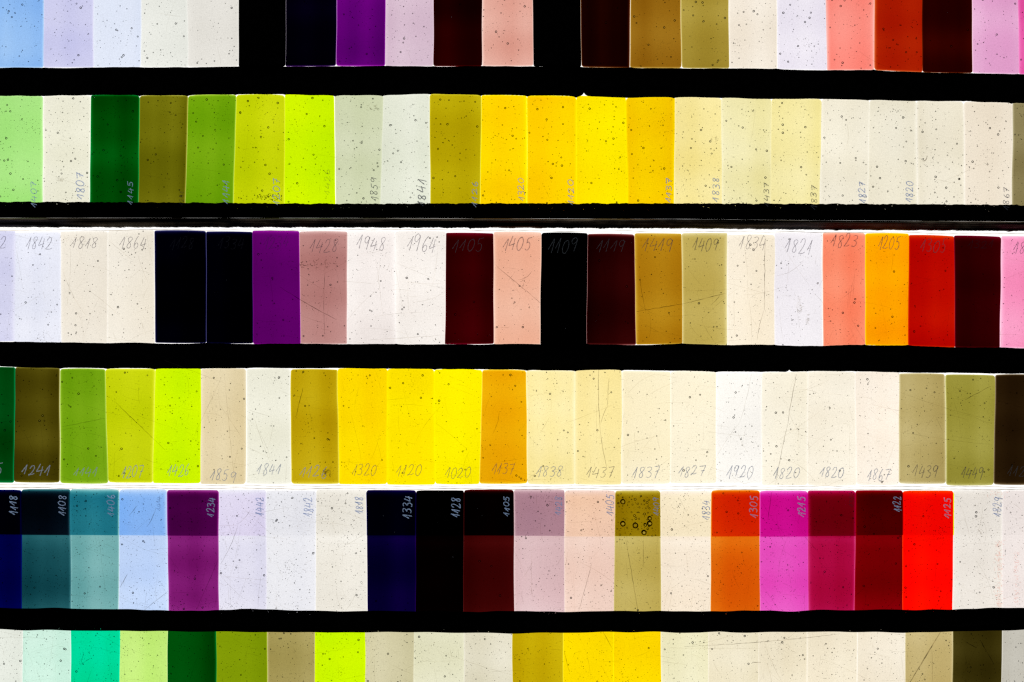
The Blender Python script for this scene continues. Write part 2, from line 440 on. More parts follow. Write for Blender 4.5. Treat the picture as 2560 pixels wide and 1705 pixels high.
# fifth row: lower (single) colour, upper (double) colour
ROW5 = dict(joints=[-70, 55, 177, 298, 420, 547, 667, 790, 918, 1040, 1159, 1285, 1411, 1536, 1652, 1777, 1899, 2020, 2137, 2256, 2382, 2505, 2630], tiles=[
    ((0, 1, 62), 'navy', ('1118', 38, 1261, 48, 19, 'M'), (0, 0, 6)), ((18, 70, 78), 'dark teal', ('1108', 160, 1262, 50, 18, 'M'), (1, 5, 12)),
    ((108, 168, 168), 'teal', ('1406', 282, 1262, 52, 18, 'M'), (28, 110, 126)), ((188, 210, 246), 'light blue', ('1414', 401, 1258, 34, 12, 'f'), (130, 176, 243)),
    ((122, 24, 108), 'plum purple', ('1234', 530, 1267, 48, 18, 'M'), (66, 1, 62)), ((225, 223, 239), 'pale lavender', ('1442', 652, 1265, 46, 20, 'M'), (213, 206, 230)),
    ((234, 234, 239), 'icy white', ('1842', 772, 1266, 47, 22, 'M'), (227, 227, 239)), ((236, 231, 219), 'cream', ('1818', 899, 1262, 42, 18, 'M'), (238, 229, 214)),
    ((3, 0, 36), 'midnight navy', ('1334', 1020, 1266, 54, 21, 'M'), (0, 0, 6)), ((1, 0, 0), 'black', ('1128', 1141, 1267, 48, 21, 'M'), (0, 0, 0)),
    ((50, 2, 2), 'oxblood', ('1105', 1266, 1264, 50, 14, 'M'), (2, 0, 0)), ((215, 180, 182), 'mauve', ('1428', 1396, 1263, 47, 17, 'M'), (168, 126, 138)),
    ((241, 208, 192), 'peach pink', ('1405', 1524, 1261, 52, 19, 'M'), (237, 192, 164)), ((188, 166, 82), 'khaki', ('1409', 1639, 1265, 45, 16, 'm'), (138, 110, 4)),
    ((247, 231, 208), 'pale cream', ('1834', 1763, 1274, 48, 18, 'M'), (252, 227, 190)), ((218, 92, 6), 'orange', ('1305', 1881, 1266, 54, 19, 'M'), (200, 30, 0)),
    ((226, 68, 180), 'magenta', ('1215', 2002, 1265, 50, 20, 'M'), (198, 10, 134)), ((160, 4, 50), 'crimson', ('1311', 2126, 1249, 34, 12, 'f'), (104, 0, 14)),
    ((108, 0, 2), 'dark red', ('1122', 2240, 1259, 38, 18, 'M'), (66, 0, 0)), ((255, 6, 0), 'bright red', ('1125', 2365, 1268, 50, 16, 'M'), (238, 12, 0)),
    ((237, 230, 220), 'warm white', ('1829', 2490, 1266, 48, 20, 'M'), (238, 231, 221)), ((237, 226, 221), 'pinkish white', None, (239, 228, 223))])
ROW6 = dict(joints=[-65, 57, 178, 299, 419, 541, 668, 787, 913, 1034, 1160, 1281, 1408, 1533, 1653, 1770, 1895, 2016, 2142, 2262, 2381, 2503, 2628], tiles=[
    ((229, 233, 222), 'greyish white', None), ((202, 237, 219), 'pale mint', None), ((0, 214, 152), 'emerald', None), ((192, 233, 118), 'pale lime', None),
    ((0, 68, 6), 'bottle green', None), ((128, 152, 6), 'moss green', None), ((168, 154, 90), 'khaki', None), ((207, 246, 0), 'bright lime', None),
    ((211, 204, 165), 'pale khaki', None), ((234, 232, 201), 'greenish ivory', None), ((229, 223, 199), 'bone', None), ((198, 170, 6), 'mustard', None),
    ((252, 218, 0), 'golden yellow', None), ((252, 214, 0), 'warm golden yellow', None), ((236, 230, 190), 'pale yellow', None), ((239, 229, 200), 'cream', None),
    ((239, 228, 201), 'oat white', None), ((242, 231, 206), 'ivory', None), ((242, 231, 209), 'shell white', None), ((198, 178, 120), 'tan', None),
    ((54, 46, 10), 'dark olive', None), ((198, 194, 182), 'pale grey', None)])

# ----------------------------------------------------------------------------------------------
# light table
# ----------------------------------------------------------------------------------------------
def box(mb, x0, y0, x1, y1, z0, z1, mat=0):
    a, b = P(x0, y1), P(x1, y0)
    v = [(a[0], a[1], z0), (b[0], a[1], z0), (b[0], b[1], z0), (a[0], b[1], z0),
         (a[0], a[1], z1), (b[0], a[1], z1), (b[0], b[1], z1), (a[0], b[1], z1)]
    mb.add(v, [[3, 2, 1, 0], [4, 5, 6, 7], [0, 1, 5, 4], [1, 2, 6, 5], [2, 3, 7, 6], [3, 0, 4, 7]], mat, False)

X0, X1 = -140, 2700
table = MB()
box(table, X0, -125, X1, 1880, -0.03, 0.0, 0)
for (a, b, c, d) in ((X0 - 220, -345, X1 + 220, -127), (X0 - 220, 1882, X1 + 220, 2100), (X0 - 220, -126, X0 - 1, 1881), (X1 + 1, -126, X1 + 220, 1881)):
    box(table, a, b, c, d, -0.03, 0.0075, 1)
t = table.build('light_table', [DIFFUSER, CASING])
tag(t, 'flat light table with glowing white diffuser and black casing', 'light table', kind='structure')
fl = MB()
v = [(-3, -3, -0.031), (3, -3, -0.031), (3, 3, -0.031), (-3, 3, -0.031)]
fl.add(v, [[0, 1, 2, 3]], 0, False)
f = fl.build('floor', [CASING])
tag(f, 'black surface under the light table', 'floor', kind='structure')


# ----------------------------------------------------------------------------------------------
# strips and sheets (a band between two edge curves)
# ----------------------------------------------------------------------------------------------
def band(mb, top, bot, z0, z1, step=2.0, mat=0, x0=X0 + 2, x1=X1 - 2):
    xs = np.arange(x0, x1 + step, step)
    yt, yb = top(xs), bot(xs)
    X = (xs - W_PX / 2) * PX
    Yt, Yb = -(yt - H_PX / 2) * PX, -(yb - H_PX / 2) * PX
    n = len(xs)
    v = np.concatenate([np.stack([X, Yt, np.full(n, z1)], 1), np.stack([X, Yb, np.full(n, z1)], 1),
                        np.stack([X, Yt, np.full(n, z0)], 1), np.stack([X, Yb, np.full(n, z0)], 1)])
    fs = []
    for i in range(n - 1):
        fs += [[i, n + i, n + i + 1, i + 1], [2 * n + i, 2 * n + i + 1, 3 * n + i + 1, 3 * n + i],
               [i, i + 1, 2 * n + i + 1, 2 * n + i], [n + i, 3 * n + i, 3 * n + i + 1, n + i + 1]]
    fs += [[0, 2 * n, 3 * n, n], [n - 1, 2 * n - 1, 4 * n - 1, 3 * n - 1]]
    mb.add(v, fs, mat, False)


def notched(base, joints, amp, seed, sign, cusps=(), width=7.0, jag=0.10):
    """strip edge that follows a row of tile ends: small notches at the joints between tiles"""
    r = random.Random(seed)
    js = [(j + r.uniform(-1, 1), r.uniform(0.0, 1.0) ** 1.5 * amp, r.uniform(0.6, 1.3) * width) for j in joints]
    w = wobble(seed, 0.5, 260)
    j2 = wobble(seed + 1, jag, 14)
    def f(x):
        x = np.asarray(x, float)
        y = base(x) + w(x) + j2(x)
        for j, a, wd in js:
            y = y + sign * a * np.exp(-np.abs(x - j) / wd * 1.4)
        for c, a, wd in cusps:
            y = y - sign * a * np.exp(-np.abs(x - c) / wd)
        return y
    return f


e1b = notched(R1_BOT, ROW1['joints'], 2.0, 21, -1)
e2t = notched(R2_TOP, ROW2['joints'], 3.6, 22, 1, cusps=((1460, 9, 5), (1441, -3, 16)))
w2b = wobble(31, 0.7, 60); w2c = wobble(32, 0.2, 11)
e2b = lambda x: R2_BOT(x) + w2b(x) + w2c(x)
w3g = wobble(33, 0.5, 90); w3h = wobble(34, 0.28, 12)
def e3g(x):
    x = np.asarray(x, float)
    y = R3_GAP(x) + w3g(x) + w3h(x)
    for c, a, wd in ((1000, 2.5, 3), (1176, 3.2, 4), (725, 2.2, 3), (2090, 2.5, 6), (2525, 2.0, 5), (300, 1.5, 5), (1500, 1.5, 6)):
        y = y + a * np.exp(-np.abs(x - c) / wd)
    return y
e3b = notched(R3_BOT, ROW3['joints'], 2.6, 23, -1)
e4t = notched(R4_TOP, ROW4['joints'], 3.2, 24, 1, cusps=((1974, 6, 4),))
w5 = wobble(35, 0.7, 170, 2); w6 = wobble(36, 0.6, 190, 2)
e5b = lambda x: R5_BOT(x) + w5(x)
e6t = lambda x: R6_TOP(x) + w6(x)


def strip(top, bot, label):
    mb = MB()
    band(mb, top, bot, 0.0001, 0.0009)
    o = mb.build('black_strip', [STRIP])
    tag(o, label, 'strip', 'black strips between the glass rows')
    return o


strip(e1b, e2t, 'black strip between the topmost glass row and the second row')
strip(e2b, lambda x: R3_GAP(x) - 24, 'black strip under the ends of the second glass row beside the wooden rail')
strip(e3b, e4t, 'black strip between the third and fourth glass rows')
strip(e5b, e6t, 'black wavy strip between the fifth glass row and the lowest row')

# wooden rail: bevelled bar whose sloping face catches the light of the third row
rail = MB()
xs = np.arange(X0 + 2, X1, 2.0)
low = e3g(xs)
low_s = R3_GAP(xs) + w3g(xs)
up = R3_GAP(xs) - 22
prof = [(0.0, 0.0002), (0.0, 0.0125), (0.10, 0.0138), (0.25, 0.0135), (0.62, 0.0112), (0.9, 0.0092), (1.0, 0.0080), (1.0, 0.0002)]
n = len(xs)
hv = wobble(41, 0.0006, 300)(xs)
vv = []
for k, (tt, z) in enumerate(prof):
    y = up + ((low if tt == 1.0 else low_s) - up) * tt
    zz = z + (hv * (1 if 0 < k < 7 else 0))
    vv.append(np.stack([(xs - W_PX / 2) * PX, -(y - H_PX / 2) * PX, np.broadcast_to(zz, xs.shape)], 1))
vv = np.concatenate(vv)
fs = []
K = len(prof)
for k in range(K):
    k2 = (k + 1) % K
    for i in range(n - 1):
        fs.append([k * n + i, k * n + i + 1, k2 * n + i + 1, k2 * n + i][::-1])
rail.add(vv, fs, 0, False)
rail.add(vv[[k * n for k in range(K)]], [list(range(K))], 0, False)
rail.add(vv[[k * n + n - 1 for k in range(K)]], [list(range(K))[::-1]], 0, False)
ro = rail.build('wooden_rail', [WOOD])
tag(ro, 'dark stained wooden rail with painted reflection streaks on sloping face above the third glass row', 'rail')


def ribbon(mb, pts, w, z, mat, taper=True):
    """flat line along pts (photo px), width w px, at height z (number or function of px, py)"""
    pts = np.asarray(pts, float)
    d = np.gradient(pts, axis=0)
    L = np.maximum(np.hypot(d[:, 0], d[:, 1]), 1e-6)
    nx, ny = -d[:, 1] / L, d[:, 0] / L
    n = len(pts)
    if taper == 'scratch':
        ww = w * np.sin(np.linspace(0.15, math.pi - 0.15, n)) ** 0.5
    else:
        ww = np.full(n, w) * (1 + 0.18 * np.sin(np.arange(n) * 1.3 + pts[0, 0]))
    zz = np.array([z(p[0], p[1]) for p in pts]) if callable(z) else np.full(n, z)
    vs_ = []
    for sgn in (-0.5, 0.5):
        px = pts[:, 0] + nx * ww * sgn
        py = pts[:, 1] + ny * ww * sgn
        vs_.append(np.stack([(px - W_PX / 2) * PX, -(py - H_PX / 2) * PX, zz], 1))
    fs_ = [[i, i + 1, n + i + 1, n + i] for i in range(n - 1)]
    mb.add(np.concatenate(vs_), fs_, mat, False)


def curve(p0, p1, bend, n=14, jit=0.0, r=rng):
    p0, p1 = np.array(p0, float), np.array(p1, float)
    t_ = np.linspace(0, 1, n)[:, None]
    d = p1 - p0
    nrm = np.array([-d[1], d[0]])
    pts = p0 + d * t_ + nrm * bend * (4 * t_ * (1 - t_))
    if jit:
        pts = pts + np.array([[r.gauss(0, jit), r.gauss(0, jit)] for _ in range(n)])
    return pts


def sheet(top, bot, label, n_scr, special=(), stains=(), specks=0, seed=0, edges=(True, True), grit_r=(0.5, 1.1)):
    mb = MB()
    band(mb, top, bot, Z_SHEET0, Z_SHEET1, step=6.0, mat=0)
    r = random.Random(seed)
    zt = Z_SHEET1 + 0.00003
    xs_ = np.arange(X0 + 4, X1 - 4, 6.0)
    for on, cv in zip(edges, (top, bot)):
        if on:
            wv = wobble(seed + 5, 0.7, 260, 2)
            ribbon(mb, np.stack([xs_, cv(xs_) + wv(xs_)], 1), 1.6 if seed == 55 else 1.2, zt, 3)
    for k in range(n_scr):
        x = r.uniform(-60, 2620)
        ya, yb = float(top(x)) + 3, float(bot(x)) - 3
        y = r.uniform(ya, yb)
        L = 12 + 130 * r.random() ** 2.6
        a = r.choice([r.uniform(0, math.pi), r.gauss(0.15, 0.25), r.gauss(1.6, 0.25)])
        x2, y2 = x + L * math.cos(a), y + L * math.sin(a)
        y2 = min(max(y2, ya), yb)
        ribbon(mb, curve((x, y), (x2, y2), r.gauss(0, 0.04), n=max(5, int(L / 9)), r=r), r.uniform(0.35, 0.9), zt, 1, 'scratch')
    for (p0, p1, bend, w, dark) in special:
        L = math.dist(p0, p1)
        ribbon(mb, curve(p0, p1, bend, n=max(6, int(L / 10)), jit=0.35, r=r), w, zt, 2 if dark else 1, 'scratch')
    for (x, ya, yb, sx, cnt, slot) in stains:
        for k in range(cnt):
            px_, py_ = r.gauss(x, sx), r.uniform(ya, yb)
            a = r.gauss(0.4, 0.8)
            L = r.uniform(2, 9)
            ribbon(mb, curve((px_, py_), (px_ + L * math.cos(a), py_ + L * math.sin(a)), 0.1, n=5, r=r), r.uniform(0.5, 1.5), zt + 0.00001 * r.random(), slot, 'scratch')
    for k in range(specks):
        x = r.uniform(-60, 2620)
        y = r.uniform(float(top(x)) + 3, float(bot(x)) - 3)
        s = r.uniform(*grit_r) * PX
        c = np.array(P(x, y, zt + 0.00002))
        mb.add(OCT[0] * np.array([s * r.uniform(0.7, 1.6), s, min(s, 0.00004)]) + c, OCT[1], 2)
    o = mb.build('glass_sheet', [SHEET, SCRATCH, SCRATCH_DARK, EDGE, STAIN])
    tag(o, label, 'glass sheet', 'clear glass sheets under the samples')
    return o


off = lambda f_, d: (lambda x: f_(x) + d)
sheet(lambda x: np.full_like(np.asarray(x, float), -112.0), off(R1_BOT, 6), 'clear glass sheet under the topmost row of samples', 30, specks=120, seed=51, edges=(False, False))
sheet(off(R2_TOP, -5), off(R2_BOT, 6), 'clear glass sheet under the second row with green and yellow samples', 40, specks=200, seed=52, edges=(False, False), special=[((2306, 402), (2318, 392), 0.25, 2.6, True), ((2316, 391), (2321, 389), 0.1, 1.6, True)],
      stains=((930, 262, 272, 10, 24, 1), (1780, 340, 352, 8, 14, 1), (150, 445, 455, 5, 14, 1)))
sheet(R3_SHEET, off(R3_BOT, 5), 'scratched glass sheet under the third row of samples', 420, stains=((1999, 740, 780, 4, 40, 1), (2018, 785, 812, 2, 26, 1), (770, 650, 668, 38, 60, 2), (155, 590, 600, 30, 20, 1)), seed=53, specks=700, edges=(True, False), special=[
    ((1913, 590), (1911, 775), 0.0, 1.5, True), ((1911, 775), (1893, 850), 0.03, 1.1, True), ((700, 718), (842, 800), 0.01, 1.6, True),
    ((815, 640), (812, 845), 0.02, 1.0, True), ((1240, 664), (1352, 758), 0.0, 1.2, True), ((1590, 779), (1706, 760), 0.0, 1.6, True),
    ((1706, 760), (1818, 732), 0.0, 1.6, True), ((1778, 762), (1800, 738), 0.05, 1.2, True), ((1600, 690), (1616, 786), 0.02, 1.1, True),
    ((1295, 700), (1330, 678), 0.12, 1.0, True), ((1940, 690), (2010, 650), 0.1, 0.9, False), ((1700, 727), (1830, 724), 0.0, 0.9, False),
    ((270, 600), (330, 650), 0.0, 0.9, False), ((155, 670), (215, 790), 0.05, 1.2, False), ((920, 850), (1114, 838), 0.0, 1.0, False)])
sheet(off(R4_TOP, -5), R4_SHEET, 'scratched glass sheet under the fourth row of samples', 420, seed=54, specks=700, edges=(False, True), special=[
    ((1992, 934), (1970, 1060), 0.01, 1.4, True), ((1970, 1060), (1939, 1213), 0.01, 1.2, True), ((1879, 935), (1850, 1055), -0.02, 1.0, False),
    ((1850, 1055), (1770, 1190), 0.04, 0.9, False), ((1496, 924), (1501, 1080), 0.01, 1.5, True), ((1501, 1080), (1517, 1168), 0.02, 1.3, True),
    ((1523, 945), (1520, 1015), 0.02, 1.2, True), ((1520, 1015), (1501, 1062), 0.05, 1.2, True), ((289, 1006), (386, 1100), 0.0, 1.4, True),
    ((386, 1100), (412, 1125), 0.0, 1.0, True), ((155, 1067), (262, 1046), 0.0, 1.1, True), ((740, 1040), (757, 970), 0.0, 1.6, True),
    ((770, 1000), (785, 1080), 0.02, 0.9, False), ((410, 900), (565, 960), 0.0, 0.8, False), ((560, 930), (585, 1200), 0.0, 0.9, False),
    ((480, 1100), (560, 930), 0.0, 0.9, False), ((1232, 1085), (1248, 1030), 0.05, 1.3, True), ((1210, 1040), (1232, 980), -0.05, 1.0, False),
    ((2413, 1000), (2478, 965), 0.0, 1.4, True), ((2250, 980), (2480, 1050), 0.02, 0.9, False), ((2250, 1080), (2480, 1112), 0.01, 0.9, False),
    ((1845, 1082), (1875, 1140), 0.05, 0.8, False), ((1567, 990), (1640, 935), -0.1, 0.9, False), ((1410, 1060), (1540, 1010), 0.0, 0.9, False)])
sheet(R5_SHEET, off(R5_BOT, 7), 'scratched dusty glass sheet under the fifth row of samples', 520, stains=((2496, 1350, 1515, 5, 170, 4), (2540, 1380, 1510, 4, 90, 4), (2485, 1225, 1240, 12, 20, 4)), seed=55, specks=2600, edges=(True, False), special=[
    ((322, 1290), (344, 1262), 0.0, 1.6, True), ((366, 1318), (390, 1268), 0.05, 1.3, True), ((300, 1468), (318, 1436), 0.0, 1.8, True),
    ((360, 1525), (418, 1480), 0.0, 1.2, True), ((551, 1410), (595, 1310), 0.04, 1.0, True), ((595, 1310), (625, 1275), 0.06, 1.0, True),
    ((550, 1440), (668, 1452), 0.0, 0.9, False), ((1447, 1528), (1480, 1408), 0.0, 1.1, True), ((1565, 1350), (1595, 1528), 0.0, 1.2, True),
    ((1609, 1350), (1608, 1420), 0.0, 1.0, True), ((1920, 1300), (1930, 1230), 0.0, 1.4, True), ((2012, 1342), (2040, 1374), 0.0, 1.4, True),
    ((2445, 1322), (2456, 1336), 0.0, 1.3, True), ((490, 1525), (545, 1400), 0.0, 1.0, True), ((1330, 1375), (1332, 1500), 0.02, 0.9, False)])
sheet(off(R6_TOP, -7), lambda x: np.full_like(np.asarray(x, float), 1876.0), 'scratched dusty glass sheet under the lowest row of samples', 480, seed=56, specks=1900, edges=(False, False), special=[
    ((2353, 1578), (2275, 1707), 0.0, 3.0, True), ((2414, 1605), (2442, 1620), 0.0, 2.0, True), ((2452, 1604), (2468, 1630), 0.0, 2.2, True), ((2468, 1630), (2486, 1662), 0.0, 1.3, True),
    ((1710, 1617), (2100, 1585), 0.01, 1.2, True), ((2330, 1625), (2332, 1705), 0.0, 1.0, True), ((1505, 1575), (1530, 1620), 0.0, 1.4, True),
    ((1410, 1630), (1424, 1680), 0.0, 1.4, True), ((1640, 1620), (1900, 1622), 0.0, 0.8, False), ((1100, 1628), (1290, 1690), 0.02, 0.9, False),
    ((1910, 1600), (1955, 1705), 0.03, 0.9, False), ((1880, 1656), (1902, 1657), 0.0, 1.8, True), ((210, 1630), (200, 1663), 0.0, 1.1, True), ((200, 1663), (224, 1647), 0.0, 1.1, True)])


# ----------------------------------------------------------------------------------------------
# a tile
# ----------------------------------------------------------------------------------------------
class Tile:
    def __init__(s, xl, xr, yt, yb, z, thick, radii, edge, corner, seed, profile=None):
        """xl, xr: joint curves x(y); yt, yb: y(x) curves; radii (L,R,T,B) of the thinning towards each side in px"""
        s.xl, s.xr, s.yt, s.yb, s.z, s.t, s.R, s.e, s.rc, s.profile = xl, xr, yt, yb, z, thick, radii, edge, corner, profile
        r = random.Random(seed)
        s.nx = wobble(seed + 1, 0.045, 140, 2)
        s.ny = wobble(seed + 2, 0.05, 240, 2)
        s.gx, s.gy = r.gauss(0, 0.085), r.gauss(0, 0.07)
        ym = 0.5 * (float(yt(0.5 * (float(xl(0)) + float(xr(0))))) + float(yb(0.5 * (float(xl(0)) + float(xr(0))))))
        s.ym = ym
        s.x0, s.x1 = float(xl(ym)), float(xr(ym))
        xm = 0.5 * (s.x0 + s.x1)
        s.y0, s.y1 = float(yt(xm)), float(yb(xm))
        s.w, s.h = s.x1 - s.x0, s.y1 - s.y0

    def fac(s, u, v):
        L, R, T, B = s.R
        d = np.minimum(np.minimum(u / L, (s.w - u) / R), np.minimum(v / T, (s.h - v) / B))
        d = np.clip(d, 0, 1)
        f_ = s.e + (1 - s.e) * (1 - (1 - d) ** 2.2)
        g = 1 + s.nx(u) + s.ny(v) + s.gx * (u / s.w - 0.5) + s.gy * (v / s.h - 0.5)
        if s.profile is not None:
            g = g * s.profile(v / s.h)
        return f_ * g

    def pos(s, u, v):
        u, v = np.asarray(u, float), np.asarray(v, float)
        # round the corners
        uu, vv_ = u.copy(), v.copy()
        for k, (cx, cy_) in enumerate(((0, 0), (1, 0), (0, 1), (1, 1))):
            rc = s.rc[k]
            a = (u if cx == 0 else s.w - u)
            b = (v if cy_ == 0 else s.h - v)
            msk = (a < rc) & (b < rc)
            if not msk.any():
                continue
            p, q = rc - a[msk], rc - b[msk]
            m_ = np.maximum(p, q)
            L = np.maximum(np.hypot(p, q), 1e-9)
            k_ = np.where(L > 1e-8, m_ / L, 1.0)
            a2, b2 = rc - p * k_, rc - q * k_
            uu[msk] = a2 if cx == 0 else s.w - a2
            vv_[msk] = b2 if cy_ == 0 else s.h - b2
        fx, fy = uu / s.w, vv_ / s.h
        xb = s.x0 + uu
        yt_, yb_ = s.yt(xb), s.yb(xb)
        y = yt_ + (yb_ - yt_) * fy
        xl_, xr_ = s.xl(y), s.xr(y)
        return xl_ + (xr_ - xl_) * fx, y

    def top_z(s, px, py):
        u = np.clip((px - float(s.xl(py))) / (float(s.xr(py)) - float(s.xl(py))), 0, 1) * s.w
        v = np.clip((py - float(s.yt(px))) / (float(s.yb(px)) - float(s.yt(px))), 0, 1) * s.h
        return s.z + s.t * float(s.fac(np.array(u), np.array(v)))

    def mesh(s, mb, mat=0):
        L, R, T, B = s.R
        def axis(n_, ra, rb, step):
            a = [0, .04, .12, .25, .42, .62, .82, 1.0, 1.25]
            lo = [q * ra for q in a]
            hi = [n_ - q * rb for q in a][::-1]
            m_ = max(2, int((hi[0] - lo[-1]) / step))
            mid = list(np.linspace(lo[-1], hi[0], m_ + 1))[1:-1]
            return np.array(lo + mid + hi)
        us, vs_ = axis(s.w, L, R, 14), axis(s.h, T, B, 14)
        U, V = np.meshgrid(us, vs_)
        X, Y = s.pos(U.ravel(), V.ravel())
        F = s.fac(U.ravel(), V.ravel())
        nx_, ny_ = len(us), len(vs_)
        wx, wy = (X - W_PX / 2) * PX, -(Y - H_PX / 2) * PX
        top = np.stack([wx, wy, s.z + s.t * F], 1)
        bot = np.stack([wx, wy, np.full(len(wx), s.z)], 1)
        N = nx_ * ny_
        fs_ = []
        for j in range(ny_ - 1):
            for i in range(nx_ - 1):
                a = j * nx_ + i
                fs_.append([a, a + nx_, a + nx_ + 1, a + 1])
                fs_.append([N + a, N + a + 1, N + a + nx_ + 1, N + a + nx_])
        ring = [i for i in range(nx_)] + [j * nx_ + nx_ - 1 for j in range(1, ny_)] + [(ny_ - 1) * nx_ + i for i in range(nx_ - 2, -1, -1)] + [j * nx_ for j in range(ny_ - 2, 0, -1)]
        for k in range(len(ring)):
            a, b = ring[k], ring[(k + 1) % len(ring)]
            fs_.append([a, b, N + b, N + a])
        mb.add(np.concatenate([top, bot]), fs_, mat, True)


def add_bubbles(mb, tl, n_big, n_small, n_speck, seed, big=(1.8, 3.0), dark=False, clusters=1):
    r = random.Random(seed)
    def spot(m_):
        return r.uniform(m_, tl.w - m_), r.uniform(m_, tl.h - m_)
    def ball(u, v, rad, geo, mat, air=0.0):
        x, y = tl.pos(np.array([u]), np.array([v]))
        x, y = float(x[0]), float(y[0])
        tz = tl.t * float(tl.fac(np.array(u), np.array(v)))
        rr = min(rad * PX, tz * 0.40)
        zc = tl.z + r.uniform(rr + 0.1 * tz, max(tz * 0.92 - rr, rr + 0.11 * tz)) if tz > 2.3 * rr else tl.z + tz * 0.5
        mb.add(geo[0] * rr + np.array(P(x, y, zc)), geo[1], mat, True, air)
    for k in range(n_big):
        u, v = spot(5)
        ball(u, v, r.uniform(*big) if r.random() < 0.75 else r.uniform(1.3, big[0]), ICO3, 0, 1.95)
    for k in range(n_small):
        u, v = spot(3)
        ball(u, v, 0.75 + 0.95 * r.random() ** 1.6, ICO2, 0, 2.3)
    cl = [spot(15) + (r.uniform(8, 26), r.uniform(8, 30)) for _ in range(clusters)]
    for k in range(n_speck):
        if r.random() < 0.22 and cl:
            c = r.choice(cl)
            u, v = r.gauss(c[0], c[2]), r.gauss(c[1], c[3])
            u, v = min(max(u, 2), tl.w - 2), min(max(v, 2), tl.h - 2)
        else:
            u, v = spot(2)
        ball(u, v, 0.45 + 0.75 * r.random() ** 2, OCT, 1)
    if dark:
        for k in range(r.randint(0, 3)):
            u, v = spot(8)
            x, y = tl.pos(np.array([u]), np.array([v]))
            z = tl.z + tl.t * float(tl.fac(np.array(u), np.array(v))) + 0.00003
            mb.add(OCT[0] * np.array([r.uniform(.3, .7) * PX, r.uniform(.3, .6) * PX, 0.00003]) + np.array(P(float(x[0]), float(y[0]), z)), OCT[1], 2)


# ----------------------------------------------------------------------------------------------
# handwriting
# ----------------------------------------------------------------------------------------------
GLYPH = {
    '0': ([[(.55, .98), (.25, .85), (.08, .45), (.18, .08), (.45, .0), (.72, .3), (.78, .7), (.6, .97), (.45, .96)]], 0.85),
    '1': ([[(.0, .28), (.25, .62), (.52, 1.0)], [(.52, 1.0), (.46, .5), (.36, .0)]], 0.62),
    '2': ([[(.1, .72), (.28, .96), (.55, 1.0), (.66, .78), (.5, .45), (.2, .12), (.06, .02)], [(.06, .02), (.3, .04), (.55, .04), (.82, .14)]], 0.85),
    '3': ([[(.1, .92), (.4, 1.0), (.66, .9), (.58, .68), (.28, .54)], [(.28, .54), (.6, .46), (.68, .2), (.42, .0), (.08, .06)]], 0.78),
    '4': ([[(.38, 1.0), (.22, .65), (.06, .32), (.4, .38), (.8, .46)], [(.68, .82), (.62, .4), (.52, -.02)]], 0.85),
    '5': ([[(.8, 1.0), (.5, .96), (.28, .9), (.2, .56)], [(.2, .56), (.46, .6), (.66, .42), (.6, .12), (.34, .0), (.06, .1)]], 0.85),
    '6': ([[(.56, 1.0), (.3, .74), (.12, .35), (.2, .06), (.46, .0), (.64, .2), (.56, .42), (.32, .42), (.16, .24)]], 0.74),
    '7': ([[(.06, .92), (.4, .95), (.8, .99)], [(.8, .99), (.56, .5), (.36, .0)], [(.28, .5), (.76, .56)]], 0.8),
    '8': ([[(.7, .9), (.46, 1.0), (.2, .86), (.28, .62), (.52, .42), (.6, .16), (.4, .0), (.18, .12), (.26, .38), (.52, .62), (.72, .86)]], 0.8),
    '9': ([[(.66, .86), (.44, 1.0), (.16, .86), (.14, .6), (.36, .5), (.62, .72), (.7, .92)], [(.7, .92), (.62, .5), (.5, .0)]], 0.78),
}


def smooth(pts, n=5):
    pts = [np.array(p, float) for p in pts]
    if len(pts) < 3:
        return np.array([pts[0] + (pts[-1] - pts[0]) * t_ for t_ in np.linspace(0, 1, 5)])
    P0 = [2 * pts[0] - pts[1]] + pts + [2 * pts[-1] - pts[-2]]
    out = []
    for i in range(1, len(P0) - 2):
        a, b, c, d = P0[i - 1:i + 3]
        for t_ in np.linspace(0, 1, n, endpoint=False):
            out.append(0.5 * (2 * b + (c - a) * t_ + (2 * a - 5 * b + 4 * c - d) * t_ ** 2 + (3 * b - a - 3 * c + d) * t_ ** 3))
    out.append(pts[-1])
    return np.array(out)


STYLE = {'p': (PENCIL, 1.7), 'P': (PENCIL, 2.0), 'q': (SILVER, 1.3), 'f': (PENCIL_FAINT, 1.6), 's': (SILVER, 1.9), 'S': (SILVER, 2.4),
         'm': (MARKER, 1.8), 'M': (MARKER, 2.2), 't': (MARKER_THIN, 1.6), 'T': (MARKER_THIN, 2.2)}


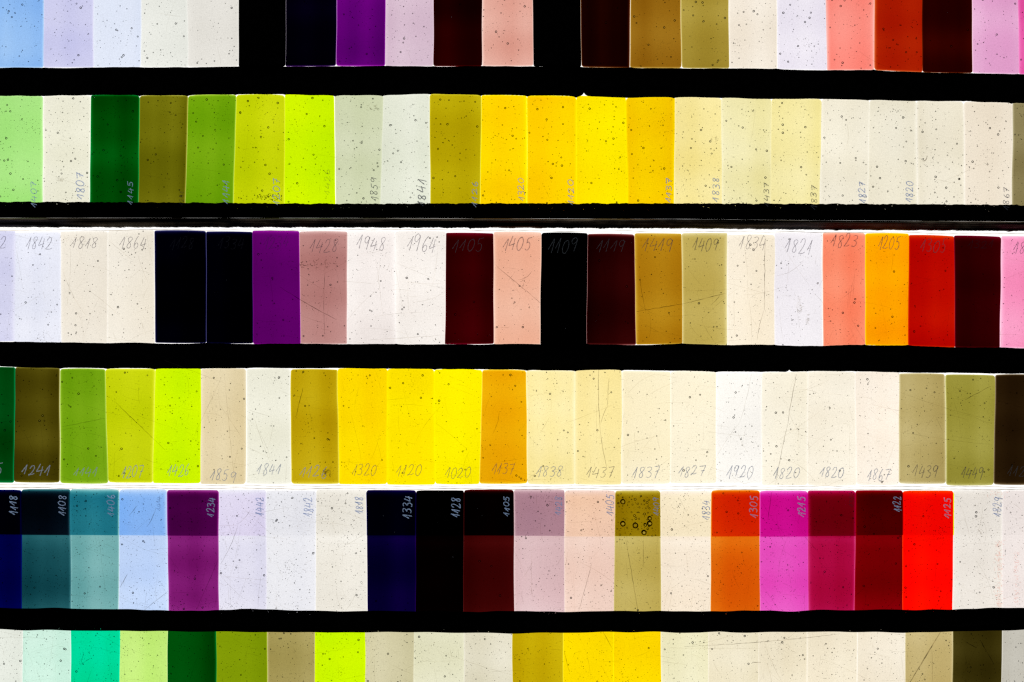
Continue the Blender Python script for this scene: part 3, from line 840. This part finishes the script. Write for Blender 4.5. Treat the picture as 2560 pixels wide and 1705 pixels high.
def write_number(tl, num, parent, loc, upright, seed):
    text, cx, cy_, length, height, st = num
    mat, w = STYLE[st]
    if st == 'q':
        mat = SILVER_DIM
    r = random.Random(seed)
    adv = [GLYPH[c][1] * r.uniform(0.92, 1.08) for c in text]
    gap = 0.16
    tot = sum(adv) + gap * (len(text) - 1)
    k = length / tot
    slant = 0.16 if not upright else 0.06
    mb = MB()
    x = -tot / 2
    for c, a in zip(text, adv):
        dy, sc = r.gauss(0, 0.05), r.uniform(0.9, 1.08)
        for stroke in GLYPH[c][0]:
            sm = smooth(stroke)
            jx, jy = r.gauss(0, 0.03), r.gauss(0, 0.03)
            gx = (x + (sm[:, 0] + jx) * a / GLYPH[c][1]) * k + slant * sm[:, 1] * height
            gy = ((sm[:, 1] - 0.5) * sc + dy + jy) * height
            if upright:      # reads from below upwards
                px, py = cx - gy, cy_ - gx
            else:
                px, py = cx + gx, cy_ - gy
            zf = lambda a_, b_, t_=tl: t_.top_z(a_, b_) + 0.00006
            zs = max(zf(a_, b_) for a_, b_ in zip(px, py))
            ribbon(mb, np.stack([px, py], 1), w * r.uniform(0.85, 1.15), zf, 0)
        x += a + gap
    if text == '1126' and not upright:      # smudged last figure
        for q in range(34):
            ax, ay = r.gauss(cx + 36, 5), r.gauss(cy_ + 2, 6)
            an, L = r.uniform(0, 6.28), r.uniform(3, 9)
            ribbon(mb, curve((ax, ay), (ax + L * math.cos(an), ay + L * math.sin(an)), 0.3, n=6, r=r), r.uniform(0.7, 1.8), tl.z + tl.t * 1.12 + 0.00002 * r.random(), 1, 'scratch')
    return mb.build('written_number', [mat, SCRATCH_DARK], parent, loc)


SILVER_DIM = film_mat('dim_silver_line', (0.9, 0.9, 0.92), (0.075, 0.08, 0.085), 0.55, scale=1500, vary=0.5)

ROWWORD = {1: 'topmost row', 2: 'second row', 3: 'third row', 4: 'fourth row', 5: 'fifth row', 6: 'lowest row'}
GROUP = 'coloured glass samples on the light table'
OVER_T = 0.0042
BIG1409 = [(1935, 147, 17), (1935, 297, 18), (2020, 308, 20), (2118, 295, 18), (2079, 357, 17), (2118, 260, 14), (2088, 305, 11), (2018, 129, 9), (2100, 150, 9), (2111, 133, 7),
           (2013, 240, 9), (2023, 260, 9), (2082, 229, 9), (2000, 165, 6), (2035, 160, 7), (2047, 184, 6), (2061, 162, 5), (2103, 178, 6), (2115, 190, 7), (2091, 190, 5), (1993, 217, 6),
           (2104, 330, 8), (2038, 333, 7), (1937, 117, 6), (1920, 90, 6), (1950, 268, 6), (1937, 260, 5), (1910, 178, 5), (1932, 174, 5), (1998, 268, 5), (2045, 263, 6), (1963, 323, 6),
           (1915, 370, 7), (2135, 377, 6), (2105, 377, 5), (2105, 220, 6), (2038, 218, 5), (2100, 268, 5)]


def lean(seed, amp):
    r = random.Random(seed)
    return r.gauss(0, amp)


EDGE_SHARE = {'almost black navy': 0.16, 'navy black': 0.16, 'ink black': 0.2, 'blackish brown': 0.14, 'deep purple': 0.2}


def build_row(row, data, top, bot, *, sides, rt, rb, corners, gap, wave, lean_amp, bub):
    joints, tiles = data['joints'], data['tiles']
    ym = 0.5 * (float(top(1280)) + float(bot(1280)))
    jc = []
    for k, j in enumerate(joints):
        wv = wobble(row * 1000 + k, wave * 0.75, 330, 2)
        ln = lean(row * 500 + k, lean_amp)
        jc.append((lambda y, j=j, wv=wv, ln=ln: j + wv(y) + ln * (np.asarray(y, float) - ym) / 130.0))
    rg = random.Random(row * 31)
    gaps = [(0.01 if rg.random() < 0.91 else rg.uniform(*gap) / 2) for _ in joints]
    if row == 1: gaps[7], gaps[8], gaps[13], gaps[14] = 0.15, 0.1, 0.15, 0.3
    if row == 3: gaps[5], gaps[13] = 0.02, 0.08
    for k, td in enumerate(tiles):
        rgb, words, num = td[0], td[1], td[2]
        seed = row * 100 + k
        r = random.Random(seed * 7 + 3)
        g0, g1 = gaps[k], gaps[k + 1]
        xl = lambda y, f_=jc[k], g=g0: f_(y) + g
        xr = lambda y, f_=jc[k + 1], g=g1: f_(y) - g
        dt, db = r.gauss(0, 1.0), r.gauss(0, 1.0)
        if row == 3: dt = r.choice([-0.5, 0.5, 2.5, 4.0])
        if row == 4: db = r.uniform(-4.5, 1.0)
        if row in (1, 6): dt = db = 0
        if row == 2: dt *= 0.4; db = 0
        arch = r.uniform(0.2, 2.0) if row in (2, 3, 4) else 0.3
        xa, xb = joints[k], joints[k + 1]
        bow = lambda x, a=arch, xa=xa, xb=xb: a * (2 * np.clip((np.asarray(x, float) - xa) / (xb - xa), 0, 1) - 1) ** 2
        yt = lambda x, f_=top, d=dt, b_=bow: f_(x) + d + (b_(x) if row in (2, 3, 4) else 0)
        yb = lambda x, f_=bot, d=db, b_=bow: f_(x) + d - (b_(x) * 0.6 if row in (1, 3, 4) else 0)
        rc = [r.uniform(*corners[0]), r.uniform(*corners[0]), r.uniform(*corners[1]), r.uniform(*corners[1])]
        rad = [r.uniform(*sides) * 0.7 if r.random() < 0.7 else r.uniform(*sides) * 1.8 for _ in range(2)] + [r.uniform(*rt) * 1.25, r.uniform(*rb) * 1.2]
        lum = 80 if rgb is None else 0.25 * rgb[0] + 0.6 * rgb[1] + 0.15 * rgb[2]
        if lum < 22 and words not in EDGE_SHARE:
            rad[0], rad[1] = min(rad[0], 5.0), min(rad[1], 5.0)
        prof = None
        if row == 5:
            a_, b_ = r.uniform(0.08, 0.30), r.uniform(0.06, 0.28)
            prof = lambda v, a_=a_, b_=b_: 1.0 - a_ * np.exp(-np.maximum(v - 0.385, 0) / 0.10 - np.maximum(0.385 - v, 0) / 0.02) - b_ * np.exp(-(1 - v) / 0.11)
        tl = Tile(xl, xr, yt, yb, Z_TILE, T0, rad, (r.uniform(0.4, 0.65) if row in (1, 6, 5) else r.uniform(0.25, 0.5)) + (0.14 if lum < 22 else 0) if words not in EDGE_SHARE else EDGE_SHARE[words], rc, seed, prof)
        if lum > 195:
            tl.e = r.uniform(0.55, 0.9)
        mark = f' marked {num[0]}' if num else ''
        label = f'{words} glass sample{mark} in the {ROWWORD[row]}'
        if row == 4 and num and num[0] == '1820':
            label += ', beside the one marked 1920' if words == 'warm white' else ', beside the one marked 1867'
        if rgb is None:
            label = 'opaque black glass sample in the topmost row, beside ' + ('the warm off-white one' if k < 8 else 'the salmon pink one')
        if row == 5:
            label = f'{words} glass sample{mark} with a darker doubled end, in the fifth row'
            if words in ('warm white', 'pinkish white', 'icy white', 'black', 'bright red'):
                label = f'{words} glass sample{mark} with a doubled end, in the fifth row'
        loc = P(0.5 * (tl.x0 + tl.x1), 0.5 * (tl.y0 + tl.y1), Z_TILE)
        mb = MB()
        tl.mesh(mb)
        if rgb is None:
            o = mb.build('glass_sample', [STRIP], None, loc)
            tag(o, label, 'glass sample', GROUP)
            continue
        T = trans_of(rgb)
        lum = 0.25 * rgb[0] + 0.6 * rgb[1] + 0.15 * rgb[2]
        dark = lum < 22
        nb, ns, nk = [int(r.uniform(*q)) for q in bub]
        if row == 4 and lum < 70 or row == 3 and lum < 60:
            nk = int(nk * 0.4)
        if dark:
            nb, ns, nk = min(nb, 4), ns // 3, 0
        add_bubbles(mb, tl, nb, ns, nk, seed + 9, dark=dark)
        if row == 5 and num and num[0] == '1409':
            for (bx, by, br) in BIG1409:
                if br >= 11:
                    mb.add(ICO3[0] * min(br / 2.738 * PX * 1.05, T0 * 0.42) + np.array(P(850 + bx / 2.738, 1200 + by / 2.738, Z_TILE + T0 * 0.46)), ICO3[1], 0, True, 1.5)
        if row == 2 and num and num[0] == '1207':
            for q in range(70):
                ax, ay = r.gauss(672, 20), r.gauss(492, 5)
                rr = r.uniform(0.7, 1.5) * PX
                mb.add(ICO2[0] * rr + np.array(P(min(max(ax, 600), 704), min(ay, 506), Z_TILE + T0 * r.uniform(0.3, 0.6))), ICO2[1], 0, True, 2.3)
        m = absorb_mat('glass_' + words.replace(' ', '_').replace('-', '_'), T, T0)
        mats = [m, GRIT, DUST]
        if num is None and row != 5:
            o = mb.build('glass_sample', mats, None, loc)
            tag(o, label, 'glass sample', GROUP)
            continue
        e = bpy.data.objects.new('glass_sample', None)
        e.empty_display_size = 0.01
        COL.objects.link(e)
        e.location = loc
        tag(e, label, 'glass sample', GROUP)
        mb.build('glass_pane', mats, e, loc)
        ink_on = tl
        if row == 5:
            step = lambda x, d=r.gauss(0, 0.8): R5_STEP(x) + d
            zo = Z_TILE + T0 * 1.13
            xl2 = lambda y, f_=xl, d=r.uniform(-0.3, 0.8): f_(y) + d
            xr2 = lambda y, f_=xr, d=r.uniform(-0.3, 0.8): f_(y) - d
            ov = Tile(xl2, xr2, lambda x, f_=yt, d=r.uniform(0, 4): f_(x) + d, step, zo, OVER_T, (rad[0], rad[1], rad[2] * 1.3, 3.0), 0.14,
                      [r.uniform(3, 9), r.uniform(3, 9), r.uniform(1, 3), r.uniform(1, 3)], seed + 50)
            T2 = [min(max(lin(c) / g / 0.93 / max(t_, 1e-6), 4e-6), 0.995) for c, t_, g in zip(td[3], T, GLASS_GAIN)]
            mo = MB()
            ov.mesh(mo)
            if num and num[0] == '1409':
                for (bx, by, br) in BIG1409:
                    x, y, rr = 850 + bx / 2.738, 1200 + by / 2.738, br / 2.738 * PX
                    mo.add(ICO3[0] * rr + np.array(P(x, y, zo + OVER_T * 0.5)), ICO3[1], 0, True, 1.5)
                add_bubbles(mo, ov, 10, 24, 40, seed + 77, clusters=2)
            else:
                add_bubbles(mo, ov, 0 if dark else r.randint(0, 2), 5, 0 if dark else 26, seed + 77, dark=dark)
            m2 = absorb_mat('doubled_' + words.replace(' ', '_').replace('-', '_'), T2, OVER_T)
            mo.build('overlay_pane', [m2, GRIT, DUST], e, loc)
            ink_on = ov
        if num:
            write_number(ink_on, num, e, loc, row in (2, 5), seed + 13)


cst = lambda y: (lambda x: np.full_like(np.asarray(x, float), float(y)))
build_row(1, ROW1, cst(-106), off(R1_BOT, 0.8), sides=(4, 7), rt=(5, 8), rb=(2.5, 4.5), corners=((4, 8), (3, 8)), gap=(0.2, 1.2), wave=0.6, lean_amp=1.2,
          bub=((9, 14), (30, 46), (60, 110)))
build_row(2, ROW2, R2_TOP, off(R2_BOT, 24), sides=(4, 8), rt=(4, 7), rb=(4, 6), corners=((4, 10), (3, 6)), gap=(0.2, 1.6), wave=0.6, lean_amp=1.6,
          bub=((9, 15), (34, 56), (80, 150)))
build_row(3, ROW3, R3_TOP, off(R3_BOT, 0.8), sides=(3.5, 7), rt=(11, 17), rb=(3, 6), corners=((3, 7), (2, 5)), gap=(0.2, 1.4), wave=0.55, lean_amp=1.6,
          bub=((4, 8), (18, 32), (50, 100)))
build_row(4, ROW4, R4_TOP, R4_BOT, sides=(3.5, 7), rt=(3, 6), rb=(7, 12), corners=((4, 9), (4, 9)), gap=(0.2, 1.4), wave=0.6, lean_amp=1.6,
          bub=((4, 8), (18, 32), (50, 100)))
build_row(5, ROW5, R5_TOP, off(R5_BOT, 12), sides=(3, 6), rt=(9, 14), rb=(4, 8), corners=((5, 10), (3, 6)), gap=(0.0, 0.8), wave=0.5, lean_amp=1.0,
          bub=((4, 8), (20, 34), (110, 190)))
build_row(6, ROW6, off(R6_TOP, -12), cst(1868), sides=(2.5, 5), rt=(4, 7), rb=(4, 7), corners=((3, 6), (3, 6)), gap=(0.0, 0.7), wave=0.5, lean_amp=1.0,
          bub=((5, 9), (22, 36), (110, 180)))
